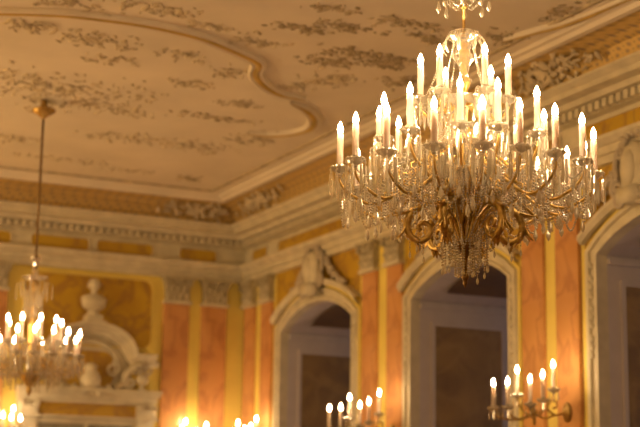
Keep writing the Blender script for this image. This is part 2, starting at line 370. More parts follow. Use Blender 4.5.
# ---------------------------------------------------------------- stucco reliefs
def rocaille(seed, w, h, n=26, dep=.05, scrolls=3, leaf=.07):
    R = random.Random(seed); q = MB()
    for i in range(n):
        u = R.gauss(0, .42); v = R.gauss(0, .42)
        a, b = max(-1, min(1, u)) * w / 2, max(-1, min(1, v)) * h / 2
        l = leaf * R.uniform(.5, 1.3)
        q.blob((a, b, dep * .2), l, l * R.uniform(.25, .5), dep * R.uniform(.4, 1), R.uniform(0, PI), 6, 4, R.uniform(-.2, .2))
    for i in range(scrolls):
        a, b = R.uniform(-.4, .4) * w, R.uniform(-.4, .4) * h
        volute(q, a, b, .01, R.uniform(.5, 1.1) * leaf * 1.5, R.choice((-1, 1)), dep * .35, R.uniform(.6, 1.3), 12)
    return q
CEIL = [  # x, y, width, depth, leaves, material   (low relief on the ceiling)
 (4.05, 13.95, 1.5, 1.5, 110, 'relief_pale'), (3.45, 13.7, 1.0, .8, 40, 'relief_pale'), (4.75, 14.25, .7, .4, 16, 'relief_pale'),
 (3.71, 12.14, .8, .5, 40, 'relief_pale'), (4.0, 12.6, .5, .3, 14, 'relief_pale'), (3.08, 12.05, .6, .4, 24, 'relief_pale'),
 (4.53, 12.18, .5, .3, 14, 'relief_pale'), (4.93, 12.97, .6, .3, 18, 'relief_pale'), (5.62, 14.02, .9, .22, 22, 'relief'),
 (5.14, 12.45, .5, .5, 26, 'relief_pale'), (5.65, 13.4, .5, .3, 22, 'relief_pale'), (5.16, 15.3, 1.2, .5, 40, 'relief_pale'),
 (5.91, 15.3, .9, .6, 40, 'relief_pale'), (6.35, 14.6, .6, .9, 30, 'relief_pale'), (3.9, 15.94, .8, .5, 20, 'relief_pale'), (6.44, 16.83, .35, .3, 10, 'relief'),
 (4.85, 16.64, 1.2, .25, 22, 'relief_pale'), (5.7, 16.8, .7, .2, 10, 'relief_pale'), (3.85, 11.1, 1.1, .3, 34, 'relief_pale'), (4.55, 11.3, .7, .2, 14, 'relief_pale'), (5.0, 11.5, .5, .22, 20, 'relief_pale'),
 (5.15, 10.98, .6, .22, 24, 'relief'), (5.49, 10.75, .7, .25, 34, 'relief'), (5.99, 11.38, .9, .3, 44, 'relief'), (5.80, 11.7, .6, .35, 34, 'relief'),
 (5.94, 10.4, .7, .2, 26, 'relief'), (6.35, 10.7, .7, .25, 34, 'relief'), (6.3, 11.5, .6, .4, 30, 'relief'), (6.7, 11.95, .5, .5, 26, 'relief'), (6.1, 12.15, .5, .5, 28, 'relief_pale'),
 (5.9, 12.5, .4, .5, 20, 'relief_pale'), (5.2, 10.4, .5, .2, 14, 'relief'), (6.80, 10.35, .4, .5, 26, 'relief'), (6.85, 9.6, .3, .6, 18, 'relief'), (3.2, 11.3, .9, .3, 22, 'relief_pale')]
for i, (x, y, w2, h2, n_, mt) in enumerate(CEIL):
    trim(rocaille(i, w2 * 1.1, h2 * 1.1, int(n_ * 2), .014, 3 + n_ // 10, .038), mt, fn=on_ceiling(x, y), smooth=True)
# cartouches on the cove, corner first
def on_cove_r(yc): return lambda a, b, c: (XW - .44 - b * .55 - c * .7, yc + a, 5.50 + b * .6 - c * .7)
def on_cove_l(xc): return lambda a, b, c: (xc + a, YB - .44 - b * .55 - c * .7, 5.50 + b * .6 - c * .7)
trim(rocaille(90, 1.5, .36, 80, .02, 8, .06), 'relief_pale', fn=on_cove_r(16.9), smooth=True)
trim(rocaille(91, 1.2, .36, 70, .02, 8, .06), 'relief_pale', fn=on_cove_l(7.0), smooth=True)
trim(rocaille(92, 1.5, .40, 110, .02, 12, .06), 'relief_pale', fn=on_cove_r(10.6), smooth=True)
# curved cream moulding with a gold fillet
def ribbon(pts, wd=.075):
    P = smooth_path([(x, y, ZC) for x, y in pts])
    q = MB(); g = MB(); rr = []; rg = []
    for i, p in enumerate(P):
        t = (P[min(i + 1, len(P) - 1)] - P[max(i - 1, 0)]).normalized(); nn = Vector((-t.y, t.x, 0))
        tp_ = min(1, (i + 1) / 8, (len(P) - i) / 8)
        rr.append([p + nn * (a * tp_) + Vector((0, 0, -c)) for a, c in ((-wd, -.001), (-wd, .03), (-wd * .7, .045), (-wd * .35, .022), (wd * .35, .022), (wd * .7, .045), (wd, .03), (wd, -.001))])
        rg.append([p + nn * (a * tp_) + Vector((0, 0, -c)) for a, c in ((-wd * .5, .02), (-wd * .3, .042), (0, .05), (wd * .3, .042), (wd * .5, .02))])
    q.quad_strip(rr, close=False); g.quad_strip(rg, close=False)
    trim(q, 'ceiling', smooth=True); trim(g, 'fillet', smooth=True)
ribbon([(2.2, 12.1), (2.68, 11.80), (3.22, 11.56), (3.59, 11.49), (3.98, 11.47), (4.47, 11.56), (4.9, 11.78), (5.22, 12.01), (5.34, 12.33), (5.53, 12.6), (5.82, 12.83), (6.11, 12.84)])
ribbon([(6.05, 13.05), (6.27, 13.21), (6.52, 13.51), (6.66, 13.85), (6.60, 14.15), (6.38, 14.35), (6.15, 14.35)])
ribbon([(6.80, 10.35), (6.94, 10.0), (7.0, 9.85), (7.05, 9.6), (7.08, 9.27), (7.10, 8.6)], .05)

# stucco cartouches crowning the arches
def cartouche(yc, zc, label, s=1.0):
    t = thing('stucco_cartouche', label, 'ornament', (XW - .002, yc, zc), group=None)
    fn = lambda a, b, c: (-c, a * s * 1.1, b * s)
    q = MB(); q.blob((0, .24, .10), .16, .25, .09, 0, 12, 8); q.blob((0, .24, .16), .09, .17, .06, 0, 10, 6)
    q.box(-.12, .12, -.05, .08, 0, .20); q.build('shield', 'cream', t, fn=fn, smooth=True)
    q = MB()
    for sg in (-1, 1):
        volute(q, sg * .19, .10, .12, .09, sg, .028); volute(q, sg * .17, .42, .10, .07, -sg, .024)
        volute(q, sg * .12, -.02, .16, .07, sg, .025)
        q.tube(smooth_path([(sg * .2, .45, .1), (sg * .24, .3, .1), (sg * .20, .15, .1)]), .026, 6)
    for k in range(7): a_ = PI * k / 6; q.blob((.13 * math.cos(a_), .48 + .08 * math.sin(a_), .11), .06, .03, .03, a_)
    q.build('scrollwork', 'cream_dark', t, fn=fn, smooth=True)
    R = random.Random(int(yc * 7))
    for sg in (-1, 1):
        q = MB()
        for k in range(26):
            u = k / 25; a_ = sg * (.22 + .50 * u); b = .36 - .36 * u - .05 * math.sin(u * PI)
            q.blob((a_ + R.uniform(-.03, .03), b + R.uniform(-.04, .04), .06), .045 * (1.2 - .5 * u), .03, .035, R.uniform(0, PI))
        q.build('flower_swag', 'cream_dark', t, fn=fn, smooth=True)
cartouche(16.00, 4.27, 'stucco cartouche with flower swags above the farthest arched window')
cartouche(12.78, 4.27, 'stucco cartouche above the middle window, hidden behind the large chandelier')
cartouche(9.80, 4.27, 'stucco cartouche above the nearest arched window at the right edge')

# ---------------------------------------------------------------- ornate doorway on the end wall
PX = 5.68
dw = thing('doorway_surround', 'cream stucco doorway surround with an arched pediment on the end wall', 'door surround', (PX, YB - .002, 0))
fn = lambda a, b, c: (a, -c, b)
q = MB()
for (z0, z1, c) in ((2.955, 2.99, .10), (2.99, 3.06, .14), (3.06, 3.10, .20), (3.10, 3.14, .24)): q.box(-.86 - c * .3, .86 + c * .3, z0, z1, 0, c)
q.box(-.70, .70, 2.765, 2.80, 0, .12); q.build('entablature', 'cream', dw, fn=fn)
q = MB(); q.box(-.66, .66, 2.80, 2.955, 0, .07); q.build('frieze', 'yellow', dw, fn=fn)
arc = [(-.85, 3.585), (-.58, 3.585)] + [(-.56 * math.cos(PI * i / 14), 3.60 + .36 * math.sin(PI * i / 14)) for i in range(1, 14)] + [(.58, 3.585), (.85, 3.585)]
prof = [(-.13, .02), (-.13, .10), (-.08, .12), (-.07, .17), (-.03, .19), (-.02, .24), (.0, .26), (.02, .26), (.03, 0)]
rings = []
for i, (a, b) in enumerate(arc):
    p0, p1 = arc[max(0, i - 1)], arc[min(len(arc) - 1, i + 1)]; t = Vector((p1[0] - p0[0], p1[1] - p0[1])).normalized(); nn = Vector((-t.y, t.x))
    rings.append([(a + nn.x * o, b + nn.y * o, c) for o, c in prof])
q = MB(); q.quad_strip(rings, close=False, cap=False); q.build('arched_pediment', 'cream', dw, fn=fn)
q = MB(); q.box(-.14, .14, 3.94, 3.985, 0, .28); q.box(-.10, .10, 3.985, 4.06, .04, .24); q.build('bust_plinth', 'cream', dw, fn=fn)
q = MB(); ta = [(-.55, 3.14)] + [(-.53 * math.cos(PI * i / 14), 3.58 + .34 * math.sin(PI * i / 14)) for i in range(15)] + [(.55, 3.14)]
q.quad_strip([[(u, v, 0) for u, v in ta], [(u, v, .03) for u, v in ta]], cap=True); q.build('tympanum', 'cream', dw, fn=fn)
tr = [(-.40 * math.cos(PI * i / 14), 3.42 + .33 * math.sin(PI * i / 14)) for i in range(15)]
q = MB(); q.tube([(u, v, .05) for u, v in tr], .035, 6); q.build('inner_arch', 'cream', dw, fn=fn, smooth=True)
q = MB(); field(q, -.33, .33, 3.17, 3.62, .045, .14); q.build('tympanum_panel', 'yellow', dw, fn=fn)
for sg in (-1, 1):
    q = MB(); q.tube(smooth_path([(sg * .90, 3.50, .1), (sg * .66, 3.46, .12), (sg * .48, 3.34, .12), (sg * .44, 3.22, .12), (sg * .34, 3.16, .12)]), [.05] * 25, 8); volute(q, sg * .52, 3.24, .14, .09, -sg, .03)
    volute(q, sg * .30, 3.40, .1, .10, sg, .028)
    q.build('side_scroll', 'cream', dw, fn=fn, smooth=True)
    q = MB(); acanthus(q, sg * .77, 2.80, .12, .13, .12, .06); acanthus(q, sg * .69, 2.80, .10, .13, .12, .05); acanthus(q, sg * .85, 2.80, .10, .13, .12, .05); volute(q, sg * .85, 2.92, .16, .04, sg, .014); volute(q, sg * .68, 2.92, .16, .04, -sg, .014)
    q.box(sg * .77 - .13, sg * .77 + .13, 2.79, 2.955, 0, .12); q.box(sg * .77 - .15, sg * .77 + .15, 2.765, 2.80, 0, .15); q.build('capital', 'cream', dw, fn=fn)
    q = MB(); q.box(sg * .77 - .11, sg * .77 + .11, .3, 2.765, 0, .10); q.box(sg * .77 - .14, sg * .77 + .14, 0, .3, 0, .14); q.build('post', 'cream', dw, fn=fn)
q = MB(); q.lathe([(.08, 3.14), (.13, 3.18), (.14, 3.26), (.11, 3.33), (.07, 3.38), (.09, 3.42), (.04, 3.46)], (0, 0, 0), 10)
q2 = MB(); q2.v = [(x, z, .14 + y) for x, y, z in q.v]; q2.f = q.f
for k in range(9): a_ = PI * k / 8; q2.blob((.13 * math.cos(a_), 3.12 + .10 * math.sin(a_) - .06, .2), .07, .025, .03, a_)
for sg in (-1, 1): volute(q2, sg * .20, 3.12, .2, .06, sg, .02)
q2.build('shell_ornament', 'cream', dw, fn=fn, smooth=True)
m = MB(); m.box(PX - .68, PX + .68, YB - .03, YB - .001, 0, 2.765); d1 = m.build('door_1', 'mirror', kind='structure')
q = MB()
for (a0, a1, b0, b1) in ((-.68, -.62, 0, 2.76), (.62, .68, 0, 2.76), (-.62, .62, 2.70, 2.76), (-.02, .02, 0, 2.70)): q.box(PX + a0, PX + a1, YB - .07, YB - .03, b0, b1)
q.build('door_frame', 'cream', d1)
# bust on its plinth
bt = thing('portrait_bust', 'pale stone portrait bust on top of the arched pediment over the doorway', 'bust', (PX, YB - .14, 4.06))
q = MB(); q.lathe([(.09, 0), (.095, .02), (.07, .04), (.075, .09)], (0, 0, 0), 10); q.build('socle', 'cream', bt, smooth=True)
q = MB(); rings = []
for (z, rx, ry) in ((.07, .10, .07), (.11, .15, .08), (.17, .165, .09), (.22, .17, .085), (.255, .12, .065), (.275, .05, .045), (.30, .036, .038), (.325, .04, .045), (.345, .062, .066), (.38, .072, .076), (.415, .070, .076), (.445, .05, .056), (.465, .012, .015)):
    rings.append([(rx * math.cos(2 * PI * j / 14), ry * math.sin(2 * PI * j / 14) - (.008 if z > .33 else 0), z) for j in range(14)])
q.quad_strip(rings, cap=True); q.blob((0, -.075, .372), .012, .02, .018); q.blob((0, -.066, .345), .02, .012, .008)
for sg in (-1, 1): q.blob((sg * .060, 0, .378), .008, .014, .018); q.blob((sg * .022, -.068, .392), .011, .006, .007)
q.build('head_and_shoulders', 'cream', bt, smooth=True)
q = MB(); R = random.Random(3)
for k in range(40):
    a_ = R.uniform(0, 2 * PI); zz = R.uniform(.36, .46)
    if math.sin(a_) < -.3 and zz < .425: continue
    rr = .074 * math.sqrt(max(.05, 1 - ((zz - .38) / .085) ** 2)); q.blob((rr * math.cos(a_), rr * math.sin(a_), zz), .022, .016, .016, a_)
q.build('hair', 'cream', bt, smooth=True)
# flaming urns on both sides of the pediment
def urn(x, label):
    t = thing('urn', label, 'urn', (x, YB - .16, 3.14), group=None)
    q = MB(); q.lathe([(.05, 0), (.055, .015), (.022, .04), (.03, .06), (.075, .10), (.085, .14), (.06, .165), (.07, .18), (.05, .185)], n=14); q.build('vase', 'cream', t, smooth=True)
    q = MB(); R = random.Random(5)
    for k in range(46):
        a_ = R.uniform(0, 2 * PI); zz = R.uniform(.17, .34); rr = R.uniform(.0, .15) * (1 - (zz - .24) ** 2 * 40)
        q.blob((rr * math.cos(a_), rr * math.sin(a_) * .6, zz), .035, .012, .016, R.uniform(0, PI), 6, 4, R.uniform(-1, 1))
    q.build('bouquet', 'cream_dark', t)
urn(6.36, 'stucco urn of flowers right of the arched pediment')
urn(5.00, 'stucco urn of flowers left of the pediment, behind the far chandelier')

# ---------------------------------------------------------------- candle lights
CL = .20
def candle_meshes():
    q = MB(); q.lathe([(.017, 0), (.018, .01), (.0175, CL - .01), (.016, CL), (.009, CL + .003)], n=12); c = q
    f = MB(); f.lathe([(.008, 0), (.011, .006), (.015, .018), (.0155, .030), (.012, .045), (.006, .060), (.001, .070)], n=10, c=(0, 0, CL + .001))
    return c, f
cm, fm = candle_meshes()
def mk_mesh(mb, mat, smooth=False):
    o = mb.build('tmp', mat, smooth=smooth); me = o.data; bpy.data.objects.remove(o); return me
CANDLE = mk_mesh(cm, 'wax', True); FLAME = mk_mesh(fm, 'flame', True); FLAME_S = mk_mesh(fm, 'flame_wall', True)
q = MB(); q.lathe([(.012, -.02), (.02, -.015), (.050, .004), (.055, .012), (.050, .012), (.02, -.002), (.012, 0)], n=16, flute=.07)
for k in range(10): q.blob((.044 * math.cos(.628 * k), .044 * math.sin(.628 * k), .012), .011, .011, .013)
PAN = mk_mesh(q, 'blown')
q = MB(); q.lathe([(.008, -.035), (.014, -.025), (.010, -.012), (.019, .0), (.021, .022), (.024, .030), (.018, .030)], n=12); SOCK = mk_mesh(q, 'blown')
q = MB(); q.lathe([(.0005, 0), (.006, -.008), (.0065, -.014), (.0005, -.022), (.0005, -.024), (.0075, -.036), (.008, -.052), (.0095, -.13), (.008, -.148), (.0005, -.168)], n=4); PRISM = mk_mesh(q, 'crystal'); PRISM_B = mk_mesh(q, 'crystal_bright')
q = MB(); q.lathe([(.0005, 0), (.006, -.007), (.0005, -.015), (.0005, -.017), (.007, -.03), (.013, -.055), (.0135, -.066), (.007, -.082), (.0005, -.09)], n=7); DROP = mk_mesh(q, 'crystal_bright')
def link(name, me, parent, loc=(0, 0, 0), rz=0.0, sc=1.0, label=None):
    o = bpy.data.objects.new(name, me); COL.objects.link(o); o.parent = parent; o.location = loc; o.rotation_euler = (0, 0, rz); o.scale = (sc,) * 3
    if label: o['label'] = label
    return o
def bead_path(q, pts, r=.006, gap=.015, n=5):
    pts = [Vector(p) for p in pts]; acc = 0; last = pts[0]
    d = [0]
    for a, b in zip(pts[:-1], pts[1:]): d.append(d[-1] + (b - a).length)
    k = 0; s = 0; i = 0
    while s < d[-1]:
        while i < len(d) - 2 and d[i + 1] < s: i += 1
        p = pts[i].lerp(pts[i + 1], (s - d[i]) / max(1e-6, d[i + 1] - d[i]))
        q.lathe([(.0004, -r), (r, -r * .1), (r, r * .1), (.0004, r)], tuple(p), n); s += gap
def swag(p, q_, sag, n=10):
    p, q_ = Vector(p), Vector(q_)
    return [p.lerp(q_, i / n) + Vector((0, 0, -sag * 4 * (i / n) * (1 - i / n))) for i in range(n + 1)]
RIGHT = Vector((0.897, -0.442, 0)).normalized(); TOW = Vector((-0.442, -0.897, 0)).normalized()
def ring_pos(R_, deg): t = math.radians(deg); return RIGHT * (-R_ * math.cos(t)) + TOW * (R_ * math.sin(t))
def chandelier(label, loc, tiers, flame):
    t = thing('crystal_chandelier', label, 'chandelier', loc, group=None)
    pans = []   # positions with candle bases
    for (R_, tipz, angs, dip, inner, arm_mat) in tiers:
        for an in angs:
            p = ring_pos(R_, an); pz = tipz - (CL + .069) - .0
            dr = p.normalized(); pans.append((Vector((p.x, p.y, pz)), an, R_))
            pts = smooth_path([dr * .035 + Vector((0, 0, pz + inner)), dr * (R_ * .35) + Vector((0, 0, pz + inner * .6 - dip * .25)), dr * (R_ * .70) + Vector((0, 0, pz - dip)), dr * (R_ * .90) + Vector((0, 0, pz - dip * .80)), dr * (R_ * .99) + Vector((0, 0, pz - dip * .45)), dr * (R_ * 1.0) + Vector((0, 0, pz - .035))], 5)
            q = MB(); q.tube(pts, [.0105 - .004 * i / (len(pts) - 1) for i in range(len(pts))], 6)
            side = Vector((-dr.y, dr.x, 0))
            # small leaf curl on the arm
            b0 = dr * (R_ * .60) + Vector((0, 0, pz - dip * .97)); cl = [b0 + dr * (.045 * math.sin(k * .9) * (1 - k / 9)) + Vector((0, 0, .02 + .035 * (1 - math.cos(k * .9)) * (1 - k / 9))) for k in range(8)]
            q.tube(cl, .005, 5); q.build('arm', arm_mat, t, smooth=True)
            c = link('candle', CANDLE, t, (p.x, p.y, pz)); link('flame_bulb', flame, c)
            link('drip_pan', PAN, t, (p.x, p.y, pz)); link('candle_socket', SOCK, t, (p.x, p.y, pz))
    # prisms: the nearest hundred are parts, the rest one stuff part
    pr = []
    for p, an, R_ in pans:
        for k in range(7):
            a_ = 2 * PI * k / 7 + an; pr.append((p + Vector((.053 * math.cos(a_), .053 * math.sin(a_), .006)), a_))
    cam_rel = Vector((-loc[0], -loc[1], 1.6 - loc[2]))
    pr.sort(key=lambda e: (e[0] - cam_rel).length)
    RP_ = random.Random(4)
    for p, a_ in pr[:100]: link('crystal_prism', RP_.choice((PRISM, PRISM_B)), t, tuple(p), a_ + RP_.uniform(-.5, .5))
    q = MB(); qb = MB()
    for p, a_ in pr[100:]: RP_.choice((q, qb)).lathe([(.0005, 0), (.006, -.008), (.0065, -.014), (.0005, -.023), (.009, -.038), (.0095, -.052), (.011, -.13), (.0095, -.148), (.0005, -.168)], tuple(p), 4, a_ + RP_.uniform(-.6, .6))
    q.build('crystal_prisms', 'crystal', t, kind='stuff'); qb.build('bright_prisms', 'crystal_bright', t, kind='stuff')
    return t, pans
# --- the large near chandelier
LOC = (4.205, 6.80, 0)
out_angs = [12, 30, 50, 72, 92, 108, 126, 146, 172, 192, 208, 226, 244, 262, 280, 300, 326]
mid_angs = [20, 48, 82, 106, 138, 196, 226, 256, 286, 316, 346]
top_angs = [6, 52, 112, 170, 226, 290]
ch, pans = chandelier('huge gilt crystal chandelier with three tiers of lit candles, nearest the viewer', LOC,
    [(.70, 3.70, out_angs, .17, .05, 'gold_old'), (.479, 3.865, mid_angs, .17, .02, 'gold'), (.244, 4.13, top_angs, .10, -.02, 'gold')], FLAME)
q = MB(); q.lathe([(.009, 4.25), (.009, ZC - .08)], n=10); q.lathe([(.009, 4.40), (.022, 4.41), (.024, 4.42), (.009, 4.43)], n=12); q.build('suspension_rod', 'gold_dark', t := ch, smooth=True)
q = MB(); q.lathe([(.12, ZC - .001), (.11, ZC - .02), (.05, ZC - .05), (.02, ZC - .10), (.009, ZC - .12)], n=20); q.build('ceiling_canopy', 'gold_dark', ch, smooth=True)
q = MB(); q.lathe([(.006, 4.262), (.07, 4.266), (.086, 4.258), (.082, 4.235), (.055, 4.20), (.030, 4.168), (.034, 4.150), (.050, 4.130), (.050, 4.105), (.030, 4.07), (.022, 4.03), (.026, 4.00), (.044, 3.985), (.030, 3.965), (.012, 3.96)], n=18, flute=.06); q.build('glass_vase', 'vase_glass', ch)
q = MB(); q.lathe([(.012, 4.22), (.02, 4.20), (.012, 4.17), (.022, 4.15), (.014, 4.12), (.02, 4.10), (.01, 4.05), (.03, 3.985), (.035, 3.97), (.03, 3.95), (.022, 3.93), (.022, 3.90), (.034, 3.885), (.036, 3.84), (.022, 3.82), (.020, 3.74), (.032, 3.72), (.055, 3.68), (.06, 3.64), (.05, 3.60), (.03, 3.57), (.028, 3.52), (.05, 3.49), (.075, 3.46), (.07, 3.42), (.03, 3.38), (.012, 3.34), (.010, 3.06)], n=16); q.build('gilt_stem', 'gold', ch, smooth=True)
for R_, z in ((.10, 3.86), (.13, 3.60), (.17, 3.42)):
    q = MB(); q.lathe([(.03, z), (R_ * .7, z - .02), (R_, z + .02), (R_ * 1.02, z + .028), (R_ * .7, z - .008), (.03, z + .012)], n=24, flute=.05); q.build('glass_dish', 'blown', ch)
    for k in range(0): pass
# prisms and drops hung around the dishes and inner rings
R = random.Random(11); nd = 0
inner_prisms = MB(); inner_bright = MB()
for R_, z, n_ in ((.10, 3.88, 12), (.13, 3.62, 16), (.17, 3.44, 20), (.30, 3.47, 26), (.24, 3.62, 18), (.40, 3.45, 30), (.54, 3.42, 34), (.16, 3.80, 12)):
    for k in range(n_):
        a_ = 2 * PI * k / n_; x, y = R_ * math.cos(a_), R_ * math.sin(a_)
        (inner_prisms if R.random() < .45 else inner_bright).lathe([(.0005, 0), (.006, -.012), (.0005, -.022), (.008, -.038), (.0095, -.13), (.0085, -.148), (.0005, -.168)], (x, y, z), 4, a_ + R.uniform(-.6, .6))
inner_prisms.build('inner_prisms', 'crystal', ch, kind='stuff'); inner_bright.build('inner_bright_prisms', 'crystal_bright', ch, kind='stuff')
# bead strands: swags between neighbours, pendants under arms, the basket to the hub
ns = 0
def strand(pts, parent, r=.0062, gap=.0145, name='bead_strand'):
    q = MB(); bead_path(q, pts, r, gap); return q.build(name, 'crystal_bright', parent)
tiers = [pans[:17], pans[17:28], pans[28:]]
for T, sag in ((tiers[0], .07), (tiers[1], .07), (tiers[2], .06)):
    for i, (p, an, R_) in enumerate(T):
        q_, _, _ = T[(i + 1) % len(T)]
        strand(swag(p + Vector((0, 0, -.03)), q_ + Vector((0, 0, -.03)), sag), ch)
for i, (p, an, R_) in enumerate(tiers[0]):       # festoons sweeping in to the centre body
    d_ = Vector((p.x, p.y, 0)).normalized()
    strand(swag(p + Vector((0, 0, -.06)), d_ * .30 + Vector((0, 0, 3.38)), .10), ch)
    strand(smooth_path([d_ * .30 + Vector((0, 0, 3.40)), d_ * .24 + Vector((0, 0, 3.26)), d_ * .12 + Vector((0, 0, 3.14)), d_ * .045 + Vector((0, 0, 3.07))], 4), ch, .007)
for i, (p, an, R_) in enumerate(tiers[1]):
    d_ = Vector((p.x, p.y, 0)).normalized()
    strand(swag(p + Vector((0, 0, -.05)), d_ * .10 + Vector((0, 0, 3.72)), .08), ch)
for i, (p, an, R_) in enumerate(tiers[2]):
    d_ = Vector((p.x, p.y, 0)).normalized()
    strand(swag(p + Vector((0, 0, -.02)), d_ * .085 + Vector((0, 0, 4.25)), .05), ch)
# V-shaped pendant strings with drops under the outer ring and around the scrolls
def pend(x, y, z, l, nm='drop_pendant'):
    o = link(nm, DROP, ch, (x, y, z - l), R.uniform(0, 3), 1.0 if math.hypot(x, y) > .45 else .58); return o
stuff = MB(); stuff_b = MB()
for k in range(48):
    a_ = 2 * PI * k / 48 + .05; R_ = (.66, .60, .52)[k % 3]; z = 3.36 - .02 * (k % 2)
    x, y = R_ * math.cos(a_), R_ * math.sin(a_); l = (.10, .06, .13)[k % 3]
    bead_path(stuff, [(x, y, z), (x, y, z - l)], .0055, .014); pend(x, y, z, l)
for k in range(24):
    a_ = 2 * PI * k / 24; R_ = (.46, .40)[k % 2]; z = 3.36
    x, y = R_ * math.cos(a_), R_ * math.sin(a_); l = (.15, .10)[k % 2]
    bead_path(stuff, [(x, y, z), (x, y, z - l)], .0055, .014); pend(x, y, z, l)
for k in range(20):
    a_ = 2 * PI * k / 20; R_ = (.30, .25)[k % 2]; z = 3.12
    x, y = R_ * math.cos(a_), R_ * math.sin(a_); l = (.08, .05)[k % 2]
    bead_path(stuff, [(x, y, z), (x, y, z - l)], .0055, .014)
    pend(x, y, z, l)
for k in range(14):
    a_ = 2 * PI * k / 14; x, y = .085 * math.cos(a_), .085 * math.sin(a_); l = R.uniform(.06, .14)
    bead_path(stuff_b, [(x, y, 3.07), (x, y, 3.07 - l - .04)], .009, .019)
    x, y = x * 1.45, y * 1.45; bead_path(stuff, [(x, y, 3.10), (x, y, 3.04 - l)], .007, .0155); pend(x, y, 3.045, l, 'drop_pendant')
    x2, y2 = .17 * math.cos(a_ + .2), .17 * math.sin(a_ + .2); bead_path(stuff_b, swag((x, y, 3.08), (x2, y2, 3.12), .07), .006, .014)
for k in range(10):
    a_ = 2 * PI * k / 10 + .3; x, y = .055 * math.cos(a_), .055 * math.sin(a_)
    bead_path(stuff_b, [(x, y, 3.05), (x, y, 2.88)], .0065, .0145)
for k in range(40):       # V-shaped garlands below the outer and middle rings
    a_ = 2 * PI * k / 40; a2 = a_ + 2 * PI / 40 * 1.3; R_ = (.68, .56, .44)[k % 3]; z = 3.33 - .03 * (k % 2)
    bead_path(stuff_b if k % 2 else stuff, swag((R_ * math.cos(a_), R_ * math.sin(a_), z), (R_ * math.cos(a2), R_ * math.sin(a2), z), R.uniform(.08, .13)), .008, .017)
# filling chains inside the basket
for k in range(70):
    a_ = R.uniform(0, 2 * PI); r0 = R.uniform(.08, .28); z0 = 3.46 - R.uniform(0, .06)
    x, y = r0 * math.cos(a_), r0 * math.sin(a_); bead_path(stuff_b if k % 2 else stuff, [(x, y, z0), (x * .9, y * .9, z0 - R.uniform(.12, .24))], .0065, .015)
for k in range(120):
    a_ = R.uniform(0, 2 * PI); r0 = R.uniform(.2, .66); z0 = 3.40 - R.uniform(0, .05)
    x, y = r0 * math.cos(a_), r0 * math.sin(a_); bead_path(stuff_b if k % 2 else stuff, [(x, y, z0), (x, y, z0 - R.uniform(.08, .20))], .0075, .0165)
stuff.build('bead_chains', 'crystal', ch, kind='stuff'); stuff_b.build('bright_bead_chains', 'crystal_bright', ch, kind='stuff')
# crown of garlands above the vase
q = MB(); q.lathe([(.009, 4.60), (.05, 4.59), (.15, 4.60), (.155, 4.62), (.14, 4.63), (.05, 4.61), (.009, 4.62)], n=20); q.build('crown_ring', 'gold', ch, smooth=True)
for k in range(8):
    a_ = 2 * PI * k / 8 + .2; x, y = .148 * math.cos(a_), .148 * math.sin(a_); a2 = a_ + PI / 4; x2, y2 = .148 * math.cos(a2), .148 * math.sin(a2)
    strand(swag((x, y, 4.59), (x2, y2, 4.59), .10), ch); strand(swag((x, y, 4.59), (.02 * math.cos(a_), .02 * math.sin(a_), 4.43), .08), ch)
    link('crown_drop', DROP, ch, (x * .95, y * .95, 4.47)); bq = None
# looped glass leaves hanging from the vase rim
for k in range(8):
    a_ = 2 * PI * k / 8; d_ = Vector((math.cos(a_), math.sin(a_), 0)); c0 = Vector((0, 0, 4.25))
    q = MB(); q.tube(smooth_path([c0 + d_ * .08, c0 + d_ * .115 + Vector((0, 0, -.04)), c0 + d_ * .118 + Vector((0, 0, -.08)), c0 + d_ * .10 + Vector((0, 0, -.115))], 4), .009, 5, .5); q.build('glass_leaf', 'crystal_bright', ch)
# gilt acanthus scrolls
for k in range(6):
    an = 3 + 60 * k; d_ = ring_pos(1, an); up = Vector((0, 0, 1))
    def P(r, z): return d_ * r + up * z
    sp = [P(.02, 3.06), P(.05, 3.13), P(.09, 3.21), P(.15, 3.265), P(.22, 3.27), P(.285, 3.235), P(.315, 3.17), P(.30, 3.105), P(.25, 3.075), P(.20, 3.10), P(.19, 3.15), P(.225, 3.18), P(.255, 3.155), P(.24, 3.13)]
    path = smooth_path(sp, 5); n_ = len(path)
    q = MB(); q.tube(path, [(.011 + .012 * math.sin(PI * min(1, i / n_ * 1.2))) * (1 + .22 * (i % 2)) for i in range(n_)], 8, .8)
    side = Vector((-d_.y, d_.x, 0))
    for j, L_ in ((6, .07), (12, .10), (18, .12), (24, .11), (30, .09), (37, .07)):      # acanthus tongues leaving the scroll
        p_ = path[j]; tt = (path[j + 1] - path[j - 1]).normalized(); nn = side.cross(tt).normalized()
        if nn.dot(p_ - P(.20, 3.17)) < 0: nn = -nn
        for sg in (-1, 0, 1):
            lp = [p_ + tt * (L_ * u) + nn * (L_ * (.10 * sg * sg + .38 * u * u) * (1 if sg else 1.5)) + side * (sg * L_ * .38 * u) for u in (0, .25, .5, .75, 1)]
            q.tube(lp, [.006, .013, .015, .011, .002], 6, .35)
    q.build('acanthus_scroll', 'gold_old', ch, smooth=True)
    d2 = ring_pos(1, an + 30); q = MB()
    q.tube(smooth_path([d2 * .02 + up * 3.06, d2 * .07 + up * 3.18, d2 * .13 + up * 3.26, d2 * .21 + up * 3.36, d2 * .30 + up * 3.50], 5), .0085, 6)
    tp = d2 * .12 + up * 3.22; q.tube([tp + d2 * (.035 * math.cos(i * .7) * (1 - i / 12)) - up * (.02 + .035 * math.sin(i * .7) * (1 - i / 12)) for i in range(10)], .006, 5)
    q.build('curved_rib', 'gold_dark', ch, smooth=True)
